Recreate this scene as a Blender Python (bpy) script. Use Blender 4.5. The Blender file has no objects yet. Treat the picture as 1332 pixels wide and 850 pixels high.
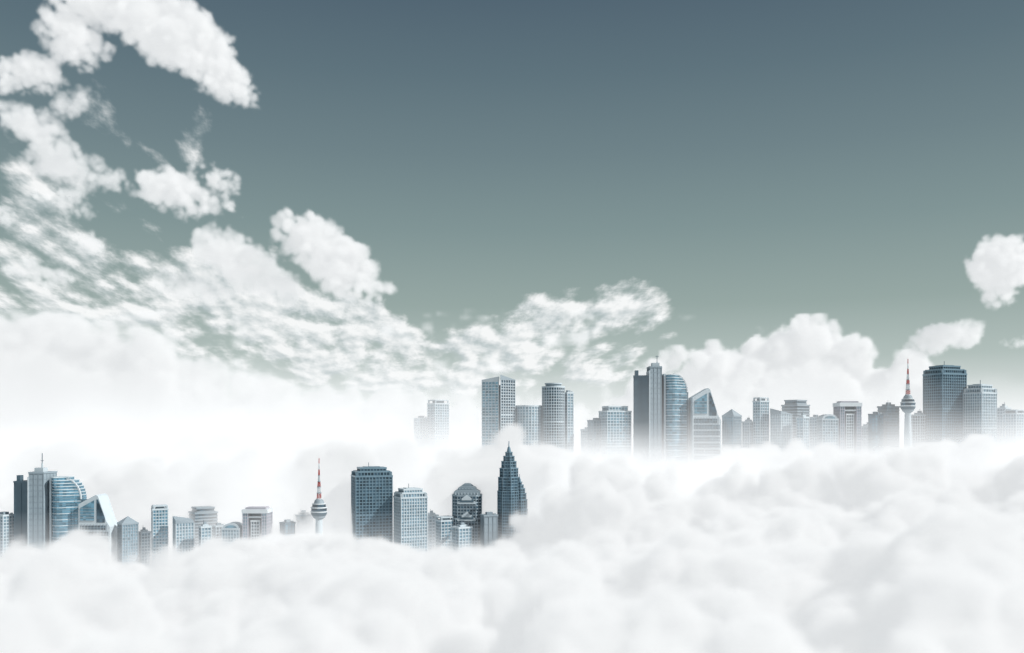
import bpy, bmesh, numpy as np, math
from mathutils import Vector
sc=bpy.context.scene
F=1153.0; HY=560.0; CZ=400.0
# ------------------------------------------------------------ camera / sun
cam=bpy.data.cameras.new("camera"); co=bpy.data.objects.new("camera",cam); sc.collection.objects.link(co)
co.location=(0,0,CZ); co.rotation_euler=(math.radians(90),0,0)
cam.lens=36*F/1332; cam.shift_y=(HY-425)/1332; cam.clip_start=1; cam.clip_end=50000
sc.camera=co
sc.view_settings.view_transform='Standard'; sc.view_settings.look='None'
sd=bpy.data.lights.new("sun",'SUN'); sd.energy=5.0; sd.angle=math.radians(.5); sd.color=(1,.975,.94)
so=bpy.data.objects.new("sun",sd); sc.collection.objects.link(so)
S=Vector((.72,-.22,.62)).normalized()
so.rotation_euler=S.to_track_quat('Z','Y').to_euler()
# ------------------------------------------------------------ world
def srgb(r,g,b,a=1):
    def c(x):
        x/=255; return x/12.92 if x<=.04045 else ((x+.055)/1.055)**2.4
    return (c(r),c(g),c(b),a)
w=bpy.data.worlds.new("World"); sc.world=w; w.use_nodes=True
w.cycles.sampling_method='NONE'
nt=w.node_tree; nt.nodes.clear(); N=nt.nodes.new; L=nt.links.new
def M(op,a,b=None,c=None,clamp=False):
    n=N('ShaderNodeMath'); n.operation=op; n.use_clamp=clamp
    for i,v in enumerate((a,b,c)):
        if v is None: continue
        if isinstance(v,(int,float)): n.inputs[i].default_value=v
        else: L(v,n.inputs[i])
    return n.outputs[0]
def MIX(f,a,b):
    n=N('ShaderNodeMix'); n.data_type='RGBA'
    for s,v in ((n.inputs[0],f),(n.inputs[6],a),(n.inputs[7],b)):
        if hasattr(v,'is_linked'): L(v,s)
        else: s.default_value=v
    return n.outputs[2]
tc=N('ShaderNodeTexCoord'); sx=N('ShaderNodeSeparateXYZ'); L(tc.outputs['Generated'],sx.inputs[0])
X,Y,Z=sx.outputs
hor=M('SQRT',M('ADD',M('MULTIPLY',X,X),M('MULTIPLY',Y,Y)))
v=M('DIVIDE',Z,M('MAXIMUM',hor,.05))
ramp=N('ShaderNodeValToRGB'); L(M('MULTIPLY',M('ADD',v,.05),1/0.7,clamp=True),ramp.inputs[0])
cr=ramp.color_ramp
stops=[(-.01,(246,248,248)),(.017,(230,235,234)),(.078,(178,192,188)),(.139,(149,167,163)),(.225,(126,147,148)),(.31,(108,129,135)),(.4,(91,113,123)),(.486,(78,99,113)),(.64,(68,88,106))]
while len(cr.elements)<len(stops): cr.elements.new(.5)
for e,(p,c) in zip(cr.elements,stops): e.position=(p+.05)/.7; e.color=srgb(*c)
sky=N('ShaderNodeTexSky'); sky.sky_type='NISHITA'; sky.sun_disc=False
sky.sun_elevation=math.asin(S.z); sky.sun_rotation=math.atan2(S.x,S.y)
nis=N('ShaderNodeVectorMath'); nis.operation='SCALE'; L(sky.outputs[0],nis.inputs[0]); nis.inputs['Scale'].default_value=.1
hs=N('ShaderNodeHueSaturation'); hs.inputs['Saturation'].default_value=.3; L(nis.outputs[0],hs.inputs['Color'])
skyc=MIX(.05,ramp.outputs[0],hs.outputs[0])
yy=M('MAXIMUM',Y,.02)
u=M('DIVIDE',X,yy); vv=M('DIVIDE',Z,yy)
def ell(cx,cy,rx,ry,ang,amp):
    a=math.radians(ang); du=M('SUBTRACT',u,(cx-666)/F); dv=M('SUBTRACT',vv,(HY-cy)/F)
    ca,sa=math.cos(a),math.sin(a); rx=rx*1.5/F; ry=ry*1.5/F
    p=M('MULTIPLY_ADD',du,ca/rx,M('MULTIPLY',dv,-sa/rx)); q=M('MULTIPLY_ADD',du,sa/ry,M('MULTIPLY',dv,ca/ry))
    r=M('SUBTRACT',1.0,M('MULTIPLY_ADD',p,p,M('MULTIPLY',q,q)),clamp=True)
    return M('MULTIPLY',M('MULTIPLY',r,r),amp)
cov=0
for e in [(30,150,120,200,0,.66),(110,400,330,90,10,1.0),(120,270,160,80,20,.5),(300,350,150,60,20,.7),(480,455,190,60,10,1.1),(760,420,135,62,-8,1.25),(215,190,110,55,30,.55),(395,185,60,40,20,.72),(640,490,240,36,0,.8),(1000,480,260,32,0,.5),(180,20,140,50,20,.6),(840,365,50,25,-10,.35),(470,400,70,32,30,.5)]:
    cov=M('ADD',ell(*e),cov)
cov=M('MINIMUM',M('MULTIPLY',cov,M('GREATER_THAN',Y,.03)),1.05)
zz=M('ADD',M('MAXIMUM',vv,0.0),.2)
inv=M('DIVIDE',1.0,zz)
cmb=N('ShaderNodeCombineXYZ'); L(M('ADD',M('MULTIPLY',M('MULTIPLY',u,inv),5.6),M('MULTIPLY',inv,.5)),cmb.inputs[0]); L(M('MULTIPLY',inv,2.9),cmb.inputs[1])
def offv(off):
    m=N('ShaderNodeVectorMath'); m.operation='ADD'; L(cmb.outputs[0],m.inputs[0]); m.inputs[1].default_value=off; return m.outputs[0]
def noise(off,scale,det):
    n=N('ShaderNodeTexNoise'); n.noise_dimensions='2D'; n.inputs['Scale'].default_value=scale; n.inputs['Detail'].default_value=det; n.inputs['Roughness'].default_value=.58
    L(offv(off),n.inputs['Vector']); return n.outputs[0]
def vor(off,scale):
    n=N('ShaderNodeTexVoronoi'); n.voronoi_dimensions='2D'; n.feature='SMOOTH_F1'; n.inputs['Smoothness'].default_value=.6; n.inputs['Scale'].default_value=scale
    L(offv(off),n.inputs['Vector']); return n.outputs[0]
def puff(off):
    return M('ADD',M('MULTIPLY',noise(off,1.1,6),.84),M('MULTIPLY',M('SUBTRACT',1.0,vor(off,2.0)),.16))
n1=puff((3.1,0,0)); n2=puff((3.1+.14,-.16,0.0))
big=noise((9,4,2),.35,1)
n1m=M('ADD',n1,M('MULTIPLY',M('SUBTRACT',big,.5),.4))
al=M('DIVIDE',M('SUBTRACT',n1m,M('SUBTRACT',.85,M('MULTIPLY',cov,.50))),.23,clamp=True)
al=M('MULTIPLY',M('MULTIPLY',al,al),M('SUBTRACT',3,M('MULTIPLY',al,2)))
lit=M('ADD',M('MULTIPLY',M('SUBTRACT',n1,n2),3.8),.62,clamp=True)  # sunlit and shaded sides painted into the sky cloud colour from offset noise
ccol=MIX(lit,srgb(174,188,191),srgb(252,253,253))
hz=M('MULTIPLY',M('SUBTRACT',.20,v),4,clamp=True)
ccol=MIX(M('MULTIPLY',hz,.5),ccol,srgb(242,245,245))
fin=MIX(M('MULTIPLY',al,.94),skyc,ccol)
bg=N('ShaderNodeBackground'); L(fin,bg.inputs[0]); bg.inputs[1].default_value=1
wo=N('ShaderNodeOutputWorld'); L(bg.outputs[0],wo.inputs[0])

# ------------------------------------------------------------ clouds
def vnoise(shape,cell,rng):
    n=[int(math.ceil(s/cell))+3 for s in shape]
    g=rng.random(n).astype(np.float32)
    for ax in range(3):
        o=rng.random()
        t=(np.arange(shape[ax])/cell+o).astype(np.float32)
        i=t.astype(int); f=t-i; f=f*f*(3-2*f)
        sh=[1,1,1]; sh[ax]=-1; f=f.reshape(sh)
        g=np.take(g,i,axis=ax)*(1-f)+np.take(g,i+1,axis=ax)*f
    return g-.5
def fbm(shape,cell,rng,octs=4,gain=.55):
    a=1;s=0
    for k in range(octs):
        s=s+a*vnoise(shape,cell,rng); a*=gain; cell/=2.03
        if cell<1.2: break
    return s
def cloudmat(name,alb,em,step):
    m=bpy.data.materials.new(name); m.use_nodes=True; nt=m.node_tree; nt.nodes.clear()
    m.cycles.volume_step_rate=step
    N=nt.nodes.new; L=nt.links.new
    o=N('ShaderNodeOutputMaterial'); at=N('ShaderNodeAttribute'); at.attribute_name='density'
    vs=N('ShaderNodeVolumeScatter'); vs.inputs['Color'].default_value=(alb,alb,alb,1)
    va=N('ShaderNodeVolumeAbsorption'); va.inputs['Color'].default_value=(alb,alb,alb,1)
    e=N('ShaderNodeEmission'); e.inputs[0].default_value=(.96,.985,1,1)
    mu=N('ShaderNodeMath'); mu.operation='MULTIPLY'; mu.inputs[1].default_value=em  # vapour glows by itself, standing in for sunlight bounced inside the cloud
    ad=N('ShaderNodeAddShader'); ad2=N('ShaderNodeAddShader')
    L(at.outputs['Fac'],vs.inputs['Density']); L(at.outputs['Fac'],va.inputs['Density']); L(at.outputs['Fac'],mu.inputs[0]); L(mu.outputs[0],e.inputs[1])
    L(vs.outputs[0],ad.inputs[0]); L(e.outputs[0],ad.inputs[1]); L(ad.outputs[0],ad2.inputs[0]); L(va.outputs[0],ad2.inputs[1]); L(ad2.outputs[0],o.inputs['Volume'])
    return m
def volobj(name,dens,mn,mx,mat):
    nx,ny,nz=dens.shape
    for ax in range(3):
        sl=[slice(None)]*3
        for q in (0,-1):
            sl[ax]=q
            if not (ax==2 and q==0): dens[tuple(sl)]=0
    c=[(a+b)/2 for a,b in zip(mn,mx)]
    mn=[a-b for a,b in zip(mn,c)]; mx=[a-b for a,b in zip(mx,c)]
    me=bpy.data.meshes.new(name); me.vertices.add(nx*ny*nz)
    a=me.attributes.new("dens",'FLOAT','POINT'); a.data.foreach_set('value',np.ascontiguousarray(dens.transpose(2,1,0)).astype(np.float32).ravel())
    ob=bpy.data.objects.new(name,me); sc.collection.objects.link(ob); ob.location=(c[0],c[1],c[2]+CZ)
    me.materials.append(mat)
    ng=bpy.data.node_groups.new(name+"_grid",'GeometryNodeTree')
    ng.interface.new_socket("Geometry",in_out='INPUT',socket_type='NodeSocketGeometry')
    ng.interface.new_socket("Geometry",in_out='OUTPUT',socket_type='NodeSocketGeometry')
    N=ng.nodes.new; L=ng.links.new
    gi=N('NodeGroupInput'); go=N('NodeGroupOutput')
    vc=N('GeometryNodeVolumeCube'); si=N('GeometryNodeSampleIndex'); si.data_type='FLOAT'; si.clamp=True
    na=N('GeometryNodeInputNamedAttribute'); na.data_type='FLOAT'; na.inputs['Name'].default_value='dens'
    pos=N('GeometryNodeInputPosition')
    def V(op,i,val=None):
        n=N('ShaderNodeVectorMath'); n.operation=op; L(i,n.inputs[0])
        if val is not None: n.inputs[1].default_value=val
        return n.outputs
    o=V('SUBTRACT',pos.outputs[0],mn)[0]
    o=V('MULTIPLY',o,[(r-1)/(b-a_) for r,a_,b in zip((nx,ny,nz),mn,mx)])[0]
    o=V('ADD',o,(.5,.5,.5))[0]; o=V('FLOOR',o)[0]
    o=V('DOT_PRODUCT',o,(1,nx,nx*ny))['Value']
    L(gi.outputs[0],si.inputs['Geometry']); L(na.outputs[0],si.inputs['Value']); L(o,si.inputs['Index'])
    L(si.outputs[0],vc.inputs['Density'])
    vc.inputs['Min'].default_value=mn; vc.inputs['Max'].default_value=mx
    vc.inputs['Resolution X'].default_value=nx; vc.inputs['Resolution Y'].default_value=ny; vc.inputs['Resolution Z'].default_value=nz
    sm=N('GeometryNodeSetMaterial'); sm.inputs['Material'].default_value=mat
    L(vc.outputs[0],sm.inputs[0]); L(sm.outputs[0],go.inputs[0])
    md=ob.modifiers.new("grid",'NODES'); md.node_group=ng
    return ob
def splat(f,mn,vx,c,r):
    lo=[max(0,int((c[k]-1.3*r-mn[k])/vx)) for k in range(3)]
    hi=[min(f.shape[k],int((c[k]+1.3*r-mn[k])/vx)+2) for k in range(3)]
    if any(h<=l for l,h in zip(lo,hi)): return
    g=np.ogrid[lo[0]:hi[0],lo[1]:hi[1],lo[2]:hi[2]]
    d=np.sqrt(sum(((g[k]*vx+mn[k]-c[k]))**2 for k in range(3)))
    s=f[lo[0]:hi[0],lo[1]:hi[1],lo[2]:hi[2]]
    np.maximum(s,(r-d).astype(np.float32),out=s)
rng=np.random.default_rng(5)
LAY=[(380,[(0,880),(1332,870)]),
(550,[(0,815),(200,800),(400,785),(600,815),(800,800),(1000,810),(1150,775),(1332,725)]),
(700,[(0,785),(300,760),(430,740),(600,775),(700,755),(850,715),(1000,755),(1150,735),(1332,700)]),
(850,[(0,762),(200,762),(400,738),(500,760),(600,765),(680,740),(750,685),(800,660),(850,695),(950,685),(1050,655),(1150,665),(1332,650)]),
(955,[(0,745),(100,745),(200,755),(270,740),(350,710),(400,705),(440,715),(470,740),(530,750),(560,740),(640,750),(690,722),(720,675),(770,628),(850,645),(950,665),(1000,645),(1050,612),(1200,610),(1332,595)]),
(1010,[(0,745),(200,750),(350,710),(450,725),(640,750),(690,700),(740,635),(850,625),(1000,620),(1332,595)]),
(1065,[(0,665),(100,660),(180,645),(240,625),(300,610),(400,612),(500,602),(600,592),(700,588),(800,598),(900,605),(1000,600),(1100,605),(1200,597),(1332,583)]),
(1100,[(0,620),(300,590),(500,585),(600,597),(1332,602)]),
(1250,[(0,570),(400,565),(550,585),(1332,605)]),
(1500,[(0,560),(1332,590)])]
vx=4.5; mn=(-850,380,-260); n=(379,211,65)
mx=tuple(mn[k]+vx*(n[k]-1) for k in range(3))
def Hfield(xs,ys):
    H=np.zeros((len(xs),len(ys)))
    for j,y in enumerate(ys):
        px=xs*F/y+666
        hs_=[(HY-np.interp(px,*zip(*l)))/F*D for D,l in LAY]
        k=min(max(np.searchsorted([D for D,_ in LAY],y)-1,0),len(LAY)-2)
        t=min(1,(y-LAY[k][0])/(LAY[k+1][0]-LAY[k][0]))
        H[:,j]=hs_[k]*(1-t)+hs_[k+1]*t
    return H
xs=mn[0]+vx*np.arange(n[0]); ys=mn[1]+vx*np.arange(n[1]); zs=mn[2]+vx*np.arange(n[2])
Hh=Hfield(xs,ys)
f=(np.repeat((Hh-28)[:,:,None],n[2],2)-zs[None,None,:]).astype(np.float32)
def Hat(x,y): return Hh[min(n[0]-1,max(0,int((x-mn[0])/vx))),min(n[1]-1,max(0,int((y-mn[1])/vx)))]
big_=[]
for _ in range(230):
    x=rng.uniform(mn[0],mx[0]); y=rng.uniform(mn[1],mx[1]); r=rng.uniform(34,76)
    c=np.array((x,y,Hat(x,y)-r*.72)); splat(f,mn,vx,c,r); big_.append((c,r))
for c,r in big_:
    for _ in range(30):
        dv=rng.normal(size=3); dv/=np.linalg.norm(dv); dv[2]=abs(dv[2]); r2=r*rng.uniform(.14,.40)
        splat(f,mn,vx,c+dv*(r-r2*.1),r2)
for _ in range(900):
    x=rng.uniform(mn[0],mx[0]); y=rng.uniform(mn[1],mx[1]); r=rng.uniform(12,28)
    splat(f,mn,vx,(x,y,Hat(x,y)-r*.6-8),r)
f+=fbm(n,8,rng,4,.66)*24
z=zs[None,None,:]; hh=Hh[:,:,None]
# the cloud stays low where the towers pierce it
YY=ys[None,:,None]; XX=xs[:,None,None]
zone=np.clip((YY-900)/40,0,1)*np.clip((1050-YY)/15,0,1)*np.clip((45-XX)/25,0,1)
zone=np.maximum(zone,np.clip((YY-1070)/15,0,1))
f-=zone*np.maximum(0,z-hh-7)*1.3
d=np.clip(f/9,0,1); d=d*d*(3-2*d)*.18
d[d<.0015]=0
ALB=.68; EM=.47  # EM: added self-glow in place of multiple scattering
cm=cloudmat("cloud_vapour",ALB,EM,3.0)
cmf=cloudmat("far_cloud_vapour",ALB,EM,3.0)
cmm=cloudmat("mist_vapour",.3,.86,2.0)  # mist gets the same added glow, stronger
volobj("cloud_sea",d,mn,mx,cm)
mv=14.0; mmn=(-760,935,-200); mnn=(112,24,27); mmx=tuple(mmn[k]+mv*(mnn[k]-1) for k in range(3))
mxs=mmn[0]+mv*np.arange(mnn[0]); mys=mmn[1]+mv*np.arange(mnn[1]); mzs=mmn[2]+mv*np.arange(mnn[2])
mh=Hfield(mxs,mys)[:,:,None]; dz=np.maximum(0,mzs[None,None,:]-mh)
far=np.clip((mys[None,:,None]-1045)/20,0,1)
md_=(1-far)*.026*np.exp(-dz/17)+far*(.018*np.exp(-dz/22)+.0038*np.exp(-dz/60))
md_=md_*(1+1.1*fbm(mnn,4,rng,2)); md_[md_<.0008]=0
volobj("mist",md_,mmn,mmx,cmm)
def bank(name,D,prof,vx,depth,dens,seed,px0,px1,zmin=-160,zmax=430,rr=(45,110),namp=6):
    rng=np.random.default_rng(seed)
    x0=(px0-666)/F*D; x1=(px1-666)/F*D
    n=(int((x1-x0)/vx),int(depth/vx),int((zmax-zmin)/vx)); mn=(x0,D-depth/2,zmin)
    mx=tuple(mn[k]+vx*(n[k]-1) for k in range(3))
    pp=np.interp(np.arange(n[0])*vx+x0,[(a-666)/F*D for a,_ in prof],[(HY-b)/F*D for _,b in prof])
    zs=mn[2]+vx*np.arange(n[2]); yy=(np.arange(n[1])*vx-depth/2+vx)/(depth/2)
    hh=pp[:,None]-(yy[None,:]**2)*130-60
    f=np.maximum(-40,hh[:,:,None]-zs[None,None,:]).astype(np.float32)
    for _ in range(int((x1-x0)/9)):
        x=rng.uniform(x0,x1); i=min(int((x-x0)/vx),n[0]-1); r=rng.uniform(*rr); y=D+rng.uniform(-.4,.36)*depth
        hz_=pp[i]-r*.9
        if rng.random()<.6: hz_-=rng.uniform(0,180)
        c=np.array((x,y,hz_)); splat(f,mn,vx,c,r)
        for _ in range(12):
            dv=rng.normal(size=3); dv/=np.linalg.norm(dv); dv[2]=abs(dv[2]); r2=r*rng.uniform(.18,.42)
            splat(f,mn,vx,c+dv*(r-r2*.1),r2)
    f+=fbm(n,8,rng,4,.62)*vx*namp
    d=np.clip(f/(vx*3),0,1); d=d*d*(3-2*d)*dens
    xpx=(np.arange(n[0])*vx+x0)*F/D+666
    if px0>0: d*=np.clip((xpx-px0)/90,0,1)[:,None,None]
    if px1<1332: d*=np.clip((px1-xpx)/90,0,1)[:,None,None]
    d[d<.0004]=0
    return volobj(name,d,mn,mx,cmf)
bank("cloud_bank",3500,[(-60,410),(0,410),(60,400),(120,425),(200,440),(260,478),(330,480),(400,512),(500,520),(600,522),(700,525),(800,530),(930,535)],14,330,.02,3,-60,930,zmin=-150,zmax=490,rr=(35,100),namp=8)
bank("cloud_bank",3000,[(740,555),(800,530),(850,472),(875,458),(930,455),(970,465),(985,440),(1035,418),(1080,430),(1110,455),(1150,446),(1165,470),(1210,498),(1260,545),(1332,560),(1392,560)],8.5,260,.06,8,740,1392,zmin=-80,zmax=400,rr=(30,80),namp=6.5)
def cloud(els,D,seed,dens=.06,vxp=1.9,amp=6,soft=4.5):
    rng=np.random.default_rng(seed); K=D/F; vx=vxp*K
    m=30
    x0=(min(e[0]-max(e[2],e[3]) for e in els)-m-666)*K; x1=(max(e[0]+max(e[2],e[3]) for e in els)+m-666)*K
    z0=(HY-max(e[1]+max(e[2]*.7,e[3]) for e in els)-m)*K; z1=(HY-min(e[1]-max(e[2]*.7,e[3]) for e in els)+m)*K
    dep=2*(max(e[3] for e in els)+20)*K
    n=(int((x1-x0)/vx),int(dep/vx),int((z1-z0)/vx)); mn=(x0,D-dep/2,z0); mx=tuple(mn[k]+vx*(n[k]-1) for k in range(3))
    f=np.full(n,-30*K,np.float32)
    for cx,cy,rx,ry,ang in els:
        a=math.radians(ang)
        for _ in range(int(90+rx*ry/14)):
            q=rng.normal(size=3); q=q/np.linalg.norm(q)*rng.random()**.4
            rho=np.linalg.norm(q); r=ry*(.66-.42*rho)*rng.uniform(.6,1.15)
            px=cx+q[0]*rx*math.cos(a)-q[1]*ry*math.sin(a); py=cy+q[0]*rx*math.sin(a)+q[1]*ry*math.cos(a)
            splat(f,mn,vx,((px-666)*K,D+q[2]*ry*.8*K,(HY-py)*K),r*K)
    f=np.maximum(f,-12*K)
    f+=fbm(n,13,rng,5,.62)*vx*amp
    d=np.clip((f)/(vx*soft),0,1); d=d*d*(3-2*d)*dens
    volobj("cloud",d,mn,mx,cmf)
cloud([(150,8,95,32,12),(225,45,95,42,28),(285,100,60,28,30),(95,50,52,32,40),(30,98,55,26,5)],2200,11)
cloud([(235,252,72,28,12),(277,232,40,20,28)],2200,12)
cloud([(430,335,90,36,36)],2300,13,.06)
cloud([(320,345,85,34,30),(250,372,60,20,10)],2380,23,.035)
cloud([(1300,345,42,36,0),(1318,330,36,26,0),(1300,380,26,22,0)],2500,14,.06,1.7)
cloud([(1230,440,50,22,-12),(1325,444,22,9,0)],2600,15,.05,1.7)
cloud([(40,165,50,26,30),(85,215,60,26,10),(130,235,40,18,-10),(100,135,30,18,-20)],2400,16,.03)
cloud([(15,285,30,14,0),(115,316,34,15,10),(55,355,50,18,5),(85,265,45,20,20)],2700,17,.035)

# ------------------------------------------------------------ building materials
def mat(name,col,rough=.6,metal=0,var=0.0,snap=None):
    m=bpy.data.materials.new(name); m.use_nodes=True; nt=m.node_tree; N=nt.nodes.new; L=nt.links.new
    b=nt.nodes['Principled BSDF']; b.inputs['Roughness'].default_value=rough; b.inputs['Metallic'].default_value=metal
    tc=N('ShaderNodeTexCoord'); mix=N('ShaderNodeMix'); mix.data_type='RGBA'
    mix.inputs[6].default_value=(*[c*(1-var) for c in col],1); mix.inputs[7].default_value=(*[min(1,c*(1+var)) for c in col],1)
    if snap:
        s=N('ShaderNodeVectorMath'); s.operation='SNAP'; s.inputs[1].default_value=snap; L(tc.outputs['Object'],s.inputs[0])
        wn=N('ShaderNodeTexWhiteNoise'); L(s.outputs[0],wn.inputs[0]); L(wn.outputs[0],mix.inputs[0])
    else:
        nn=N('ShaderNodeTexNoise'); nn.inputs['Scale'].default_value=.08; nn.inputs['Detail'].default_value=5; L(tc.outputs['Object'],nn.inputs['Vector']); L(nn.outputs[0],mix.inputs[0])
    L(mix.outputs[2],b.inputs['Base Color'])
    return m
MT={}
def mk(k,*a,**b): MT[k]=mat(*a,**b)
mk('gd',"dark_glass",(.04,.085,.12),.18,.4,.6,(3.1,3.1,3.5))
mk('gb',"blue_glass",(.12,.25,.33),.15,.5,.45,(3.1,3.1,3.5))
mk('gp',"pale_glass",(.19,.30,.37),.25,.35,.35,(3.1,3.1,3.5))
mk('cl',"light_cladding",(.46,.53,.57),.6,0,.12)
mk('cm',"grey_cladding",(.24,.30,.34),.6,0,.15)
mk('cd',"dark_cladding",(.07,.12,.155),.5,.1,.2)
mk('cb',"blue_steel",(.16,.25,.31),.4,.3,.2)
mk('wh',"white_panel",(.58,.63,.66),.5,0,.06)
mk('mv',"mauve_panel",(.38,.38,.43),.6,0,.08)
mk('rd',"red_paint",(.40,.06,.05),.5,0,.1)
KEYS=list(MT)
class B:
    def __init__(s,name,px,D): s.n=name; s.v=[]; s.f=[]; s.m=[]; s.o=((px-666)*D/F,D,-240)
    def add(s,vs,fs,m):
        o=len(s.v); s.v+=vs; s.f+=[tuple(i+o for i in f) for f in fs]; s.m+=[KEYS.index(m)]*len(fs)
    def prism(s,p,z0,z1,m,p2=None,bottom=True):
        n=len(p); p2=p2 or p
        z1s=z1 if isinstance(z1,(list,tuple)) else [z1]*n
        vs=[(a,b,z0) for a,b in p]+[(a,b,z1s[i]) for i,(a,b) in enumerate(p2)]
        fs=[(i,(i+1)%n,n+(i+1)%n,n+i) for i in range(n)]+[tuple(range(n,2*n))]
        if bottom: fs.append(tuple(reversed(range(n))))
        s.add(vs,fs,m)
    def box(s,x0,x1,y0,y1,z0,z1,m): s.prism([(x0,y0),(x1,y0),(x1,y1),(x0,y1)],z0,z1,m)
    def xz(s,p,y0,y1,m):
        n=len(p); vs=[(a,y0,b) for a,b in p]+[(a,y1,b) for a,b in p]
        fs=[tuple(range(n)),tuple(reversed(range(n,2*n)))]+[(i,n+i,n+(i+1)%n,(i+1)%n) for i in range(n)]
        s.add(vs,fs,m)
    def rev(s,cx,cy,prof,m,n=24):
        vs=[];fs=[]
        for r,z in prof: vs+=[(cx+r*math.cos(6.28318*i/n),cy+r*math.sin(6.28318*i/n),z) for i in range(n)]
        for k in range(len(prof)-1): fs+=[(k*n+i,k*n+(i+1)%n,(k+1)*n+(i+1)%n,(k+1)*n+i) for i in range(n)]
        fs.append(tuple(range((len(prof)-1)*n,len(prof)*n))); fs.append(tuple(reversed(range(n))))
        s.add(vs,fs,m)
    def bar(s,a,b,r,m):
        a=Vector(a);b=Vector(b);d=(b-a).normalized(); q=d.orthogonal().normalized()*r; w_=d.cross(q)
        vs=[tuple(p+e) for p in (a,b) for e in (q,w_,-q,-w_)]
        s.add(vs,[(0,1,5,4),(1,2,6,5),(2,3,7,6),(3,0,4,7),(4,5,6,7),(3,2,1,0)],m)
    def done(s):
        me=bpy.data.meshes.new(s.n); ox,oy,oz=s.o
        me.from_pydata([(a-ox,b-oy,c-oz) for a,b,c in s.v],[],s.f)
        for k in KEYS: me.materials.append(MT[k])
        me.polygons.foreach_set('material_index',s.m)
        me.update()
        bm=bmesh.new(); bm.from_mesh(me); bmesh.ops.recalc_face_normals(bm,faces=bm.faces); bm.to_mesh(me); bm.free()
        ob=bpy.data.objects.new(s.n,me); sc.collection.objects.link(ob); ob.location=(ox,oy,oz+CZ); return ob
def off(p,d):
    n=len(p);o=[]
    for i in range(n):
        a=Vector(p[i-1]);b=Vector(p[i]);c=Vector(p[(i+1)%n])
        e1=(b-a).normalized();e2=(c-b).normalized(); n1=Vector((e1.y,-e1.x));n2=Vector((e2.y,-e2.x))
        k=n1+n2; o.append(tuple(b+k*(d/max(.4,1+n1.dot(n2)))))
    return o
def facade(b,p,z0,z1,g='gd',fr='cl',fh=3.6,sl=.9,bay=4.0,fw=.7,pr=.35,fp=.6,slabs=True,fins=True,roof=True):
    b.prism(p,z0,z1,g)
    if slabs:
        q=off(p,pr); z=z1-fh; k=0
        while z>z0:
            k+=1; t=sl*(2.1 if k%12==0 else 1)
            b.prism(q,z-t/2,z+t/2,fr); z-=fh
    if fins:
        n=len(p)
        for i in range(n):
            a=Vector(p[i]);c=Vector(p[(i+1)%n]);e=c-a;Ln=e.length
            if Ln<1: continue
            e/=Ln; nn=Vector((e.y,-e.x)); k=max(1,round(Ln/bay))
            for j in range(k+1):
                t=a+e*(Ln*j/k)
                q=[t-e*fw/2-nn*.2,t-e*fw/2+nn*fp,t+e*fw/2+nn*fp,t+e*fw/2-nn*.2]
                b.prism([tuple(v) for v in q],z0,z1-.1,fr)
    if roof:
        b.prism(off(p,fp+.25),z1-.3,z1+1.6,fr)
def corner(x0,xs_,x1,D):
    K=D/F; a=(xs_-x0)*K; c=(x1-xs_)*K
    al=math.radians(min(75,max(15,90*c/(a+c)))); C=Vector(((xs_-666)*K,D))
    Lv=C+Vector((-math.cos(al),math.sin(al)))*(a/math.cos(al)); R=C+Vector((math.sin(al),math.cos(al)))*(c/math.sin(al))
    return [tuple(C),tuple(R),tuple(R+Lv-C),tuple(Lv)]
def scalep(p,s,s2=None):
    c=sum((Vector(v) for v in p),Vector((0,0)))/len(p); return [tuple(c+(Vector(v)-c)*s) for v in p]
def zt(y,D): return (HY-y)/F*D
def zb(base,D): return (HY-base)/F*D-35
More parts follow.
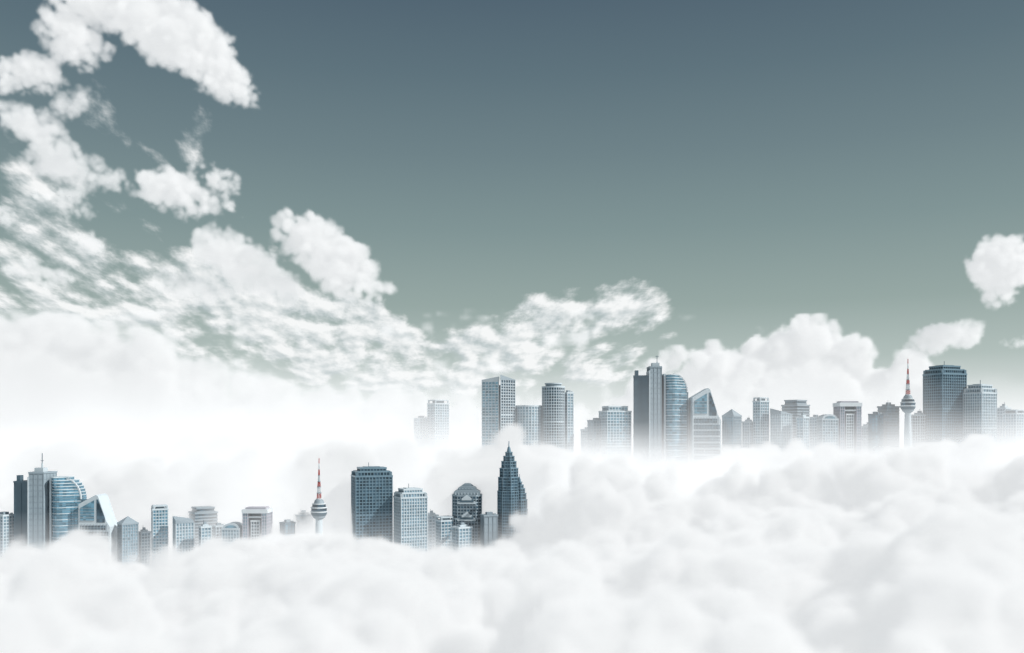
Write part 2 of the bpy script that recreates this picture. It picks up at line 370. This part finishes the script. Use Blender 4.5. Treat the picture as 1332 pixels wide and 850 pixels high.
def tower(x0,xs_,x1,top,base,D,g='gp',fr='cl',crown='box',name="office_tower",**k):
    b=B(name,xs_,D); p=corner(x0,xs_,x1,D); K=D/F; z1=zt(top,D); z0=zb(base,D)
    h={'flat':0,'box':4,'step':13,'pyr':10,'slant':0,'step2':8,'frame':6}[crown]*K
    zc=z1-h
    if crown=='slant':
        sl=(x1-x0)*K*.3
        facade(b,p,z0,z1-sl,g,fr,roof=False,**k)
        q=off(p,.62); b.prism(q,z1-sl,[z1-sl*.5,z1-sl+.5,z1-sl*.5,z1],'cm')
    else:
        facade(b,p,z0,zc,g,fr,**k)
    if crown=='flat':
        # plant room, lift overrun and rooftop units
        q=scalep(p,.45); b.prism(q,z1+1.6,z1+4.2,'cm')
        c=scalep(p,.7)[1]; b.box(c[0]-1,c[0]+1,c[1]-1,c[1]+1,z1+1.6,z1+3.1,'cl')
    if crown=='box':
        b.prism(scalep(p,.6),zc+1.6,z1,fr); b.prism(scalep(p,.25),z1,z1+2.5,'cm')
        c=scalep(p,.4)[0]; b.bar((c[0],c[1],z1),(c[0],c[1],z1+5),.25,'cd')
    if crown=='step2':
        facade(b,scalep(p,.78),zc+1.6,z1-1.6,g,fr,**k)
    if crown=='step':
        facade(b,scalep(p,.88),zc+1.6,zc+h*.45,g,fr,**k)
        facade(b,scalep(p,.7),zc+h*.45+1.6,zc+h*.8,g,fr,**k)
        b.prism(scalep(p,.45),zc+h*.8+1.6,z1,fr)
        for v_ in scalep(p,.93): b.box(v_[0]-1.5,v_[0]+1.5,v_[1]-1.5,v_[1]+1.5,zc,zc+h*.5,fr)
        cc=scalep(p,.2); b.bar((cc[0][0],cc[0][1],z1),(cc[0][0],cc[0][1],z1+5),.35,'cd')
    if crown=='pyr':
        q=scalep(p,.02); b.prism(off(p,.3),zc+1.6,z1,fr,p2=q)
    if crown=='frame':
        for v_ in scalep(p,.9): b.box(v_[0]-1,v_[0]+1,v_[1]-1,v_[1]+1,zc+1.6,z1-1,fr)
        b.prism(scalep(p,1.0),z1-1.4,z1,fr); b.prism(scalep(p,.55),zc+1.6,z1-1.6,'cm')
    return b.done()
def twin_slab(x0,xm,x1,tl,tr,xa,ta,base,D):
    b=B("slab_tower",xm,D); K=D/F; X_=lambda p:(p-666)*K; z0=zb(base,D); dp=26*K
    z1=zt(tl,D); z2=zt(tr,D)
    facade(b,[(X_(x0),D+4),(X_(xm)-.8,D+1),(X_(xm)-.8,D+dp),(X_(x0)+3,D+dp)],z0,z1,'cd','cd',fh=11,sl=.7,bay=9,fw=.5,pr=.3,fp=.45)
    b.box(X_(x0)+2,X_(x0)+6,D+5,D+12,z1+1.6,z1+8,'cd')
    facade(b,[(X_(xm)+.8,D),(X_(x1)-4,D+2),(X_(x1),D+dp),(X_(xm)+.8,D+dp)],z0,z2,'cm','cm',fh=6.5,sl=.5,bay=5,fw=.4,pr=.3,fp=.5)
    b.box(X_(xm)-.7,X_(xm)+.7,D-1,D+dp-2,z0,z2-4,'cl')
    b.box(X_(xm)+4,X_(x1)-6,D+5,D+15,z2+1.6,z2+6,'cl')
    za=zt(ta,D); b.bar((X_(xa),D+8,z2+6),(X_(xa),D+8,za),.45,'cd'); b.bar((X_(xa),D+8,z2+5),(X_(xa),D+8,z2+(za-z2)*.5),1.0,'cl')
    b.bar((X_(xa)-2,D+8,z2+14),(X_(xa)+2,D+8,z2+14),.35,'cd')
    b.done()
def curved_glass(x0,x1,top,base,D):
    b=B("curved_glass_tower",(x0+x1)/2,D); K=D/F; X_=lambda p:(p-666)*K; z0=zb(base,D); z1=zt(top,D); xa=X_(x0); xb=X_(x1); W=xb-xa
    fh=3.4; z=z0; hc=W*.75
    while z<z1-.5:
        t=max(0,(z-(z1-hc))/hc); xr=xa+W*(.36+.62*math.sqrt(max(0,1-t**2)))
        pts=[]; nseg=12
        for i in range(nseg+1):
            s=i/nseg; pts.append((xa+(xr-xa)*s, D+9-9*math.sin(math.pi*min(1,s*1.25)**.9) if s<.8 else D+9+ (s-.8)*10))
        pts+=[(xr,D+26),(xa,D+26)]
        b.prism(pts,z,z+fh,'gb'); b.prism(off(pts,.35),z+fh-.8,z+fh+.05,'cl' if t>0 or int(z/fh)%2==0 else 'cb')
        z+=fh
    pr=[];n=14
    for i in range(n+1):
        t=i/n; pr.append((xa+W*(.36+.62*math.sqrt(max(0,1-t**2)))+.8,z1-hc+hc*t+1))
    for i in range(n): b.bar((pr[i][0],D+11,pr[i][1]),(pr[i+1][0],D+11,pr[i+1][1]),1.0,'wh')
    b.box(xa-1.2,xa+1.0,D+6,D+24,z0,z1+1,'cl')
    b.prism([(xb-.5,D+12),(xb+2,D+13),(xb+2,D+27),(xb-.5,D+27)],z0,z1-hc,'cd')
    b.done()
def sail(x0,x1,top,base,D):
    b=B("angular_office_tower",(x0+x1)/2,D); K=D/F; xa=(x0-666)*K; W=(x1-x0)*K; z0=zb(base,D); z1=zt(top,D); H=z1
    P=lambda s,dz:(xa+W*s,H-dz*K)
    b.xz([(xa,z0),(xa+W,z0),P(1,42),P(.88,34),P(.62,2),P(.55,0),P(0,12)],D,D+24,'cl')
    b.xz([P(.58,36),P(.84,36),P(.84,30),P(.62,6),P(.58,6)],D-.35,D+2,'gd')
    b.xz([P(.06,34),P(.5,34),P(.5,7),P(.06,17)],D-.35,D+2,'gb')
    for k in range(9):
        zz_=40+k*8.0; e=.95 if zz_>44 else .85
        b.xz([P(.05,zz_+5.6),P(e,zz_+5.6),P(e,zz_),P(.05,zz_)],D-.3,D+2,'gd')
        b.xz([P(.05,zz_+3),P(e,zz_+3),P(e,zz_+2.5),P(.05,zz_+2.5)],D-.5,D+2,'cm')
    for k in range(1,10): b.box(xa+W*k/10-.2,xa+W*k/10+.2,D-.6,D+1,z0,H-38*K,'cm')
    for k in range(5): b.xz([P(.06,18+k*4),P(.5,18+k*4),P(.5,17.3+k*4),P(.06,17.3+k*4)],D-.6,D+1,'cm')
    b.done()
def portal(x0,x1,top,base,D):
    b=B("portal_office_building",(x0+x1)/2,D); K=D/F; X_=lambda p:(p-666)*K; W=(x1-x0)*K; xa=X_(x0); z0=zb(base,D); z1=zt(top,D)
    pw=W*.2
    facade(b,[(xa,D),(xa+pw,D),(xa+pw,D+22),(xa,D+22)],z0,z1-5*K,'gp','mv',bay=3,roof=False)
    facade(b,[(xa+W-pw,D),(xa+W,D),(xa+W,D+22),(xa+W-pw,D+22)],z0,z1-5*K,'gp','mv',bay=3,roof=False)
    b.box(xa-1.2,xa+W+1.2,D-1.4,D+23,z1-5*K,z1,'wh'); b.box(xa+2,xa+W-2,D+3,D+18,z1,z1+2,'mv')
    b.box(xa+pw+.7,xa+W-pw-.7,D+8,D+21,z0,z1-5*K-.05,'cd')
    facade(b,[(xa+W*.33,D+2),(xa+W*.67,D+2),(xa+W*.67,D+15),(xa+W*.33,D+15)],z0,z1-16*K,'gd','wh',bay=3)
    b.box(xa+pw+.65,xa+W-pw-.65,D+.5,D+8,z1-11*K,z1-9*K,'wh')
    b.done()
def arch(x0,x1,top,base,D):
    b=B("arched_roof_building",(x0+x1)/2,D); K=D/F; xa=(x0-666)*K; W=(x1-x0)*K; z0=zb(base,D); z1=zt(top,D); r=W/2
    facade(b,[(xa,D),(xa+W,D),(xa+W,D+20),(xa,D+20)],z0,z1-r*.75,'gp','cl',bay=3.2)
    b.xz([(xa+r-r*math.cos(math.pi*i/14),z1-r*.75+1.6+(r*.75-1.6)*math.sin(math.pi*i/14)) for i in range(14,-1,-1)],D+1,D+19,'cl')
    b.xz([(xa+r-.7*r*math.cos(math.pi*i/14),z1-r*.75+1.7+(r*.5-1.6)*math.sin(math.pi*i/14)) for i in range(14,-1,-1)],D+.6,D+2,'gb')
    b.done()
def commtower(xc,top,base,D,s=1.0):
    b=B("communications_tower",xc,D); K=D/F*s; xx=(xc-666)*D/F; z1=zt(top,D); Zt=lambda dy:z1-dy*K; z0=zb(base,D)
    b.rev(xx,D,[(7*K,z0),(5.2*K,Zt(110)),(4.2*K,Zt(76))],'cl')
    b.rev(xx,D,[(4.2*K,Zt(80)),(8*K,Zt(77)),(8.4*K,Zt(75))],'cm')
    b.rev(xx,D,[(8.8*K,Zt(75)),(10.4*K,Zt(72)),(10.4*K,Zt(70.5))],'cd')
    b.rev(xx,D,[(10.8*K,Zt(70.5)),(11*K,Zt(69))],'wh')
    b.rev(xx,D,[(10.0*K,Zt(69)),(10.2*K,Zt(65))],'gd')
    b.rev(xx,D,[(10.8*K,Zt(65)),(10.6*K,Zt(63.6))],'wh')
    b.rev(xx,D,[(9.2*K,Zt(63.6)),(8.6*K,Zt(60))],'gd')
    b.rev(xx,D,[(9.0*K,Zt(60)),(8.8*K,Zt(59))],'wh')
    b.rev(xx,D,[(6.8*K,Zt(59)),(5.6*K,Zt(55)),(3.8*K,Zt(53.5))],'cm')
    segs=[(53.5,46,2.9),(46,38,2.5),(38,31,2.0),(31,23,1.5),(23,15,1.0),(15,7,.6),(7,0,.3)]
    for i,(a,c,r) in enumerate(segs):
        m='rd' if i%2==0 else 'wh'; r1=r*K; r2=(segs[i+1][2] if i+1<len(segs) else .15)*K
        cs=[(1,1),(-1,1),(-1,-1),(1,-1)]
        for k,(sx_,sy_) in enumerate(cs):
            tx,ty=cs[(k+1)%4]
            b.bar((xx+sx_*r1*.8,D+sy_*r1*.8,Zt(a)),(xx+sx_*r2*.8,D+sy_*r2*.8,Zt(c)),.32,m)
            if i<5:
                b.bar((xx+sx_*r1*.8,D+sy_*r1*.8,Zt(a)),(xx+tx*r2*.8,D+ty*r2*.8,Zt(c)),.2,m)
                b.bar((xx+tx*r1*.8,D+ty*r1*.8,Zt(a)),(xx+sx_*r2*.8,D+sy_*r2*.8,Zt(c)),.2,m)
        if i<5: b.rev(xx,D,[(r1*1.3,Zt(a)),(r1*1.3,Zt(a)+.8)],'cm' if i else 'wh',12)
        b.bar((xx,D,Zt(a)),(xx,D,Zt(c)),.45 if i<5 else .3,m)
    b.done()
def spired(xc,hw,top,base,D,name="spired_skyscraper",side=None):
    b=B(name,xc,D); K=D/F; z0=zb(base,D); z1=zt(top,D)
    def star(cx,R): return [(cx+R*(1 if i%2==0 else .84)*math.cos(math.pi*i/8+.2),D+20+R*(1 if i%2==0 else .84)*math.sin(math.pi*i/8+.2)) for i in range(16)]
    def body(cx,R,zt1,H):
        tiers=[(1,.0,.56),(.93,.56,.68),(.8,.68,.76),(.64,.76,.82),(.46,.82,.865),(.28,.865,.90)]
        for s,a,c in tiers:
            za=zt1-H+H*a if a>0 else z0; zc=zt1-H+H*c
            facade(b,star(cx,R*s),za,zc,'gd','cb',fh=3.3,sl=.9,bay=3.2,fw=.5,pr=.3,fp=.5,roof=False)
            b.prism(off(star(cx,R*s),.7),zc-.5,zc+.5,'cb')
        b.rev(cx,D+20,[(R*.2,zt1-H*.10),(R*.13,zt1-H*.06),(R*.05,zt1-H*.05),(R*.03,zt1)],'cb',12)
        b.rev(cx,D+20,[(R*.02,zt1-H*.045),(R*.09,zt1-H*.04),(R*.09,zt1-H*.034),(R*.02,zt1-H*.03)],'cl',10)
    body((xc-666)*(D+20)/F,hw*K,z1,(base-top)*K)
    if side: body((side[0]-666)*(D+20)/F,side[1]*K,zt(side[2],D),(base-side[2])*K)
    b.done()
def artdeco(x0,x1,top,base,D):
    b=B("stepped_crown_skyscraper",(x0+x1)/2,D); K=D/F; X_=lambda p:(p-666)*K; W=(x1-x0)*K; xa=X_(x0); z0=zb(base,D); z1=zt(top,D)
    def oct_(i,c): return [(xa+i+c,D+i),(xa+W-i-c,D+i),(xa+W-i,D+i+c),(xa+W-i,D+W-i-c),(xa+W-i-c,D+W-i),(xa+i+c,D+W-i),(xa+i,D+W-i-c),(xa+i,D+i+c)]
    facade(b,oct_(0,5),z0,z1-46*K,'gd','cm',bay=3.4)
    facade(b,oct_(1.2,6),z1-46*K+1.6,z1-16*K,'gd','cm',bay=3.4,sl=1.3)
    for zc,i in ((z1-48*K,-.5),(z1-26*K,.6)):
        for s in range(3):
            r=W*(.30-.07*s)
            b.xz([(xa+W/2-r,zc+s*2.2),(xa+W/2+r,zc+s*2.2),(xa+W/2+r,zc+2+s*2.2),(xa+W/2,zc+2+r*.75+s*2.2),(xa+W/2-r,zc+2+s*2.2)],D+i-.8-.4*s,D+i+2,'cl' if s%2==0 else 'cd')
    for s,(i,za,zc) in enumerate(((3,16,8),(8,8,3.5),(13,3.5,0))):
        i*=K; x0_=xa+i; x1_=xa+W-i; c=4*K
        b.xz([(x0_,z1-za*K+1.6*(s==0)),(x1_,z1-za*K+1.6*(s==0)),(x1_,z1-zc*K-c*.6),(x1_-c,z1-zc*K),(x0_+c,z1-zc*K),(x0_,z1-zc*K-c*.6)],D+i,D+W-i,'cm')
        k=x0_+2
        while k<x1_-2 and s<2: b.box(k-.5,k+.5,D+i-.5,D+i+1,z1-za*K+1.7,z1-zc*K-3,'cl'); k+=3.6
    b.done()
def cyl(x0,x1,top,base,D,g='gp',fr='cl',pent=True,**k):
    b=B("cylindrical_tower",(x0+x1)/2,D); K=D/F; R=(x1-x0)/2*K; cx=((x0+x1)/2-666)*K; z0=zb(base,D); z1=zt(top,D); n=28
    P=lambda r:[(cx+r*math.cos(2*math.pi*i/n),D+R+r*math.sin(2*math.pi*i/n)) for i in range(n)]
    facade(b,P(R),z0,z1-(6*K if pent else 0),g,fr,bay=9,**k)
    if pent:
        b.prism(P(R*.72),z1-6*K+1.6,z1-1.5*K,'cm'); b.prism(P(R*.80),z1-1.5*K,z1,fr)
    b.done()
def vtwin(x0,xm,x1,top,base,D):
    b=B("twin_slab_tower",xm,D); K=D/F; X_=lambda p:(p-666)*K; z0=zb(base,D); z1=zt(top,D)
    p=[(X_(x0),D+6),(X_(xm)-1.5,D),(X_(xm)-1.5,D+18),(X_(x0),D+24)]
    facade(b,p,z0,z1-8*K,'gb','cl',roof=False); b.prism(off(p,.7),z1-8*K,[z1-5*K,z1-1*K,z1-1*K,z1-5*K],'cl')
    p=[(X_(xm)+1.5,D-4),(X_(x1),D+6),(X_(x1),D+26),(X_(xm)+1.5,D+16)]
    facade(b,p,z0,z1-6*K,'gd','cl',bay=3.2,roof=False); b.prism(off(p,.7),z1-6*K,[z1+1*K,z1-5*K,z1-5*K,z1+1*K],'cm')
    b.box(X_(xm)-1.6,X_(xm)+1.6,D+3,D+14,z0,z1-12*K,'cd')
    b.done()
# ---- near city
D=1000
tower(-14,4,11,672,730,D,'gp','cl','flat')
twin_slab(16,37,60,628,616,50,590,735,D)
curved_glass(62,99,624,722,D)
tower(88,95,104,660,720,1035,'gp','cl','flat')
sail(102,143,644,722,D)
tower(147,159,174,673,740,D,'gp','cm','pyr',bay=3)
tower(176,184,192,690,735,1020,'gp','cl','box')
tower(192,199,215,658,738,1010,'gb','cl','frame',bay=3.2)
tower(219,229,248,673,742,995,'gp','cl','slant',bay=3,fw=1)
tower(238,254,277,661,730,1030,'gd','cm','step2',fins=False,sl=1.6)
tower(256,262,272,683,730,985,'gp','cl','box')
tower(273,281,290,686,722,1025,'gd','cl','flat')
arch(289,311,681,718,1000)
portal(316,347,663,715,1000)
tower(352,358,366,692,712,1030,'gp','cl','box')
tower(362,371,381,682,705,1000,'gb','cd','flat')
tower(379,386,405,668,705,1025,'gd','cd','box',fins=False)
commtower(415,596,700,1000)
tower(426,434,448,680,712,1030,'gd','cl','box')
tower(451,463,508,608,735,1000,'gd','cb','step',bay=3.6,fw=.8,sl=1.0)
tower(509,522,554,636,738,990,'gp','cl','step',bay=3.2,fw=.8)
tower(552,558,569,668,728,1030,'gp','cl','box')
tower(566,574,590,673,730,1010,'gb','cl','frame')
tower(588,597,613,684,732,975,'gp','cl','box')
artdeco(587,627,630,728,1015)
tower(625,630,647,672,730,1000,'cm','cm','flat',fh=9,sl=.5,bay=6,fw=.4,name="concrete_tower")
spired(662,15,574,725,1000,side=(676,10.5,618))
# ---- far city
D=1110
tower(538,546,556,545,580,1235,'gp','cl','flat')
tower(555,566,583,520,582,1225,'gb','cl','frame')
vtwin(627,650,670,489,580,D)
cyl(670,705,529,585,D,'gp','cl',False,fw=1.0,fins=True)
cyl(706,735,498,585,D,'gd','cl',True)
tower(733,738,746,512,585,1125,'gp','cl','flat')
tower(757,766,779,556,572,1140,'gp','cl','box')
tower(766,772,788,548,570,1125,'gp','cm','flat')
tower(782,790,822,528,572,1110,'gb','cl','step2')
twin_slab(825,845,865,490,478,856,462,580,D)
curved_glass(866,896,487,578,D)
tower(889,896,903,522,575,1140,'gp','cl','flat')
sail(901,938,505,580,D)
tower(943,954,967,532,585,D,'gp','cm','pyr',bay=3)
tower(968,975,983,546,582,1130,'gp','cl','box')
tower(983,989,1002,517,582,1120,'gb','cl','frame')
tower(1007,1016,1033,531,588,1105,'gp','cl','slant',bay=3,fw=1)
tower(1023,1037,1058,520,582,1140,'gd','cm','step2',fins=False,sl=1.6)
tower(1039,1045,1054,540,582,1095,'gp','cl','box')
tower(1056,1063,1071,544,580,1130,'gp','cl','flat')
arch(1070,1090,539,580,D)
portal(1093,1120,524,580,D)
tower(1123,1130,1147,552,582,1130,'gp','cl','box')
tower(1134,1142,1152,540,580,1110,'gb','cd','flat')
tower(1148,1154,1173,526,580,1130,'gd','cd','box',fins=False)
commtower(1181,467,590,1105,.88)
tower(1190,1197,1212,537,582,1130,'gd','cl','box')
tower(1215,1226,1264,474,580,1110,'gd','cb','step',bay=3.6,fw=.8,sl=1.0)
tower(1265,1277,1304,499,580,1100,'gp','cl','step',bay=3.2,fw=.8)
tower(1302,1308,1318,528,575,1135,'gp','cl','box')
tower(1315,1322,1345,533,575,1120,'gb','cl','frame')
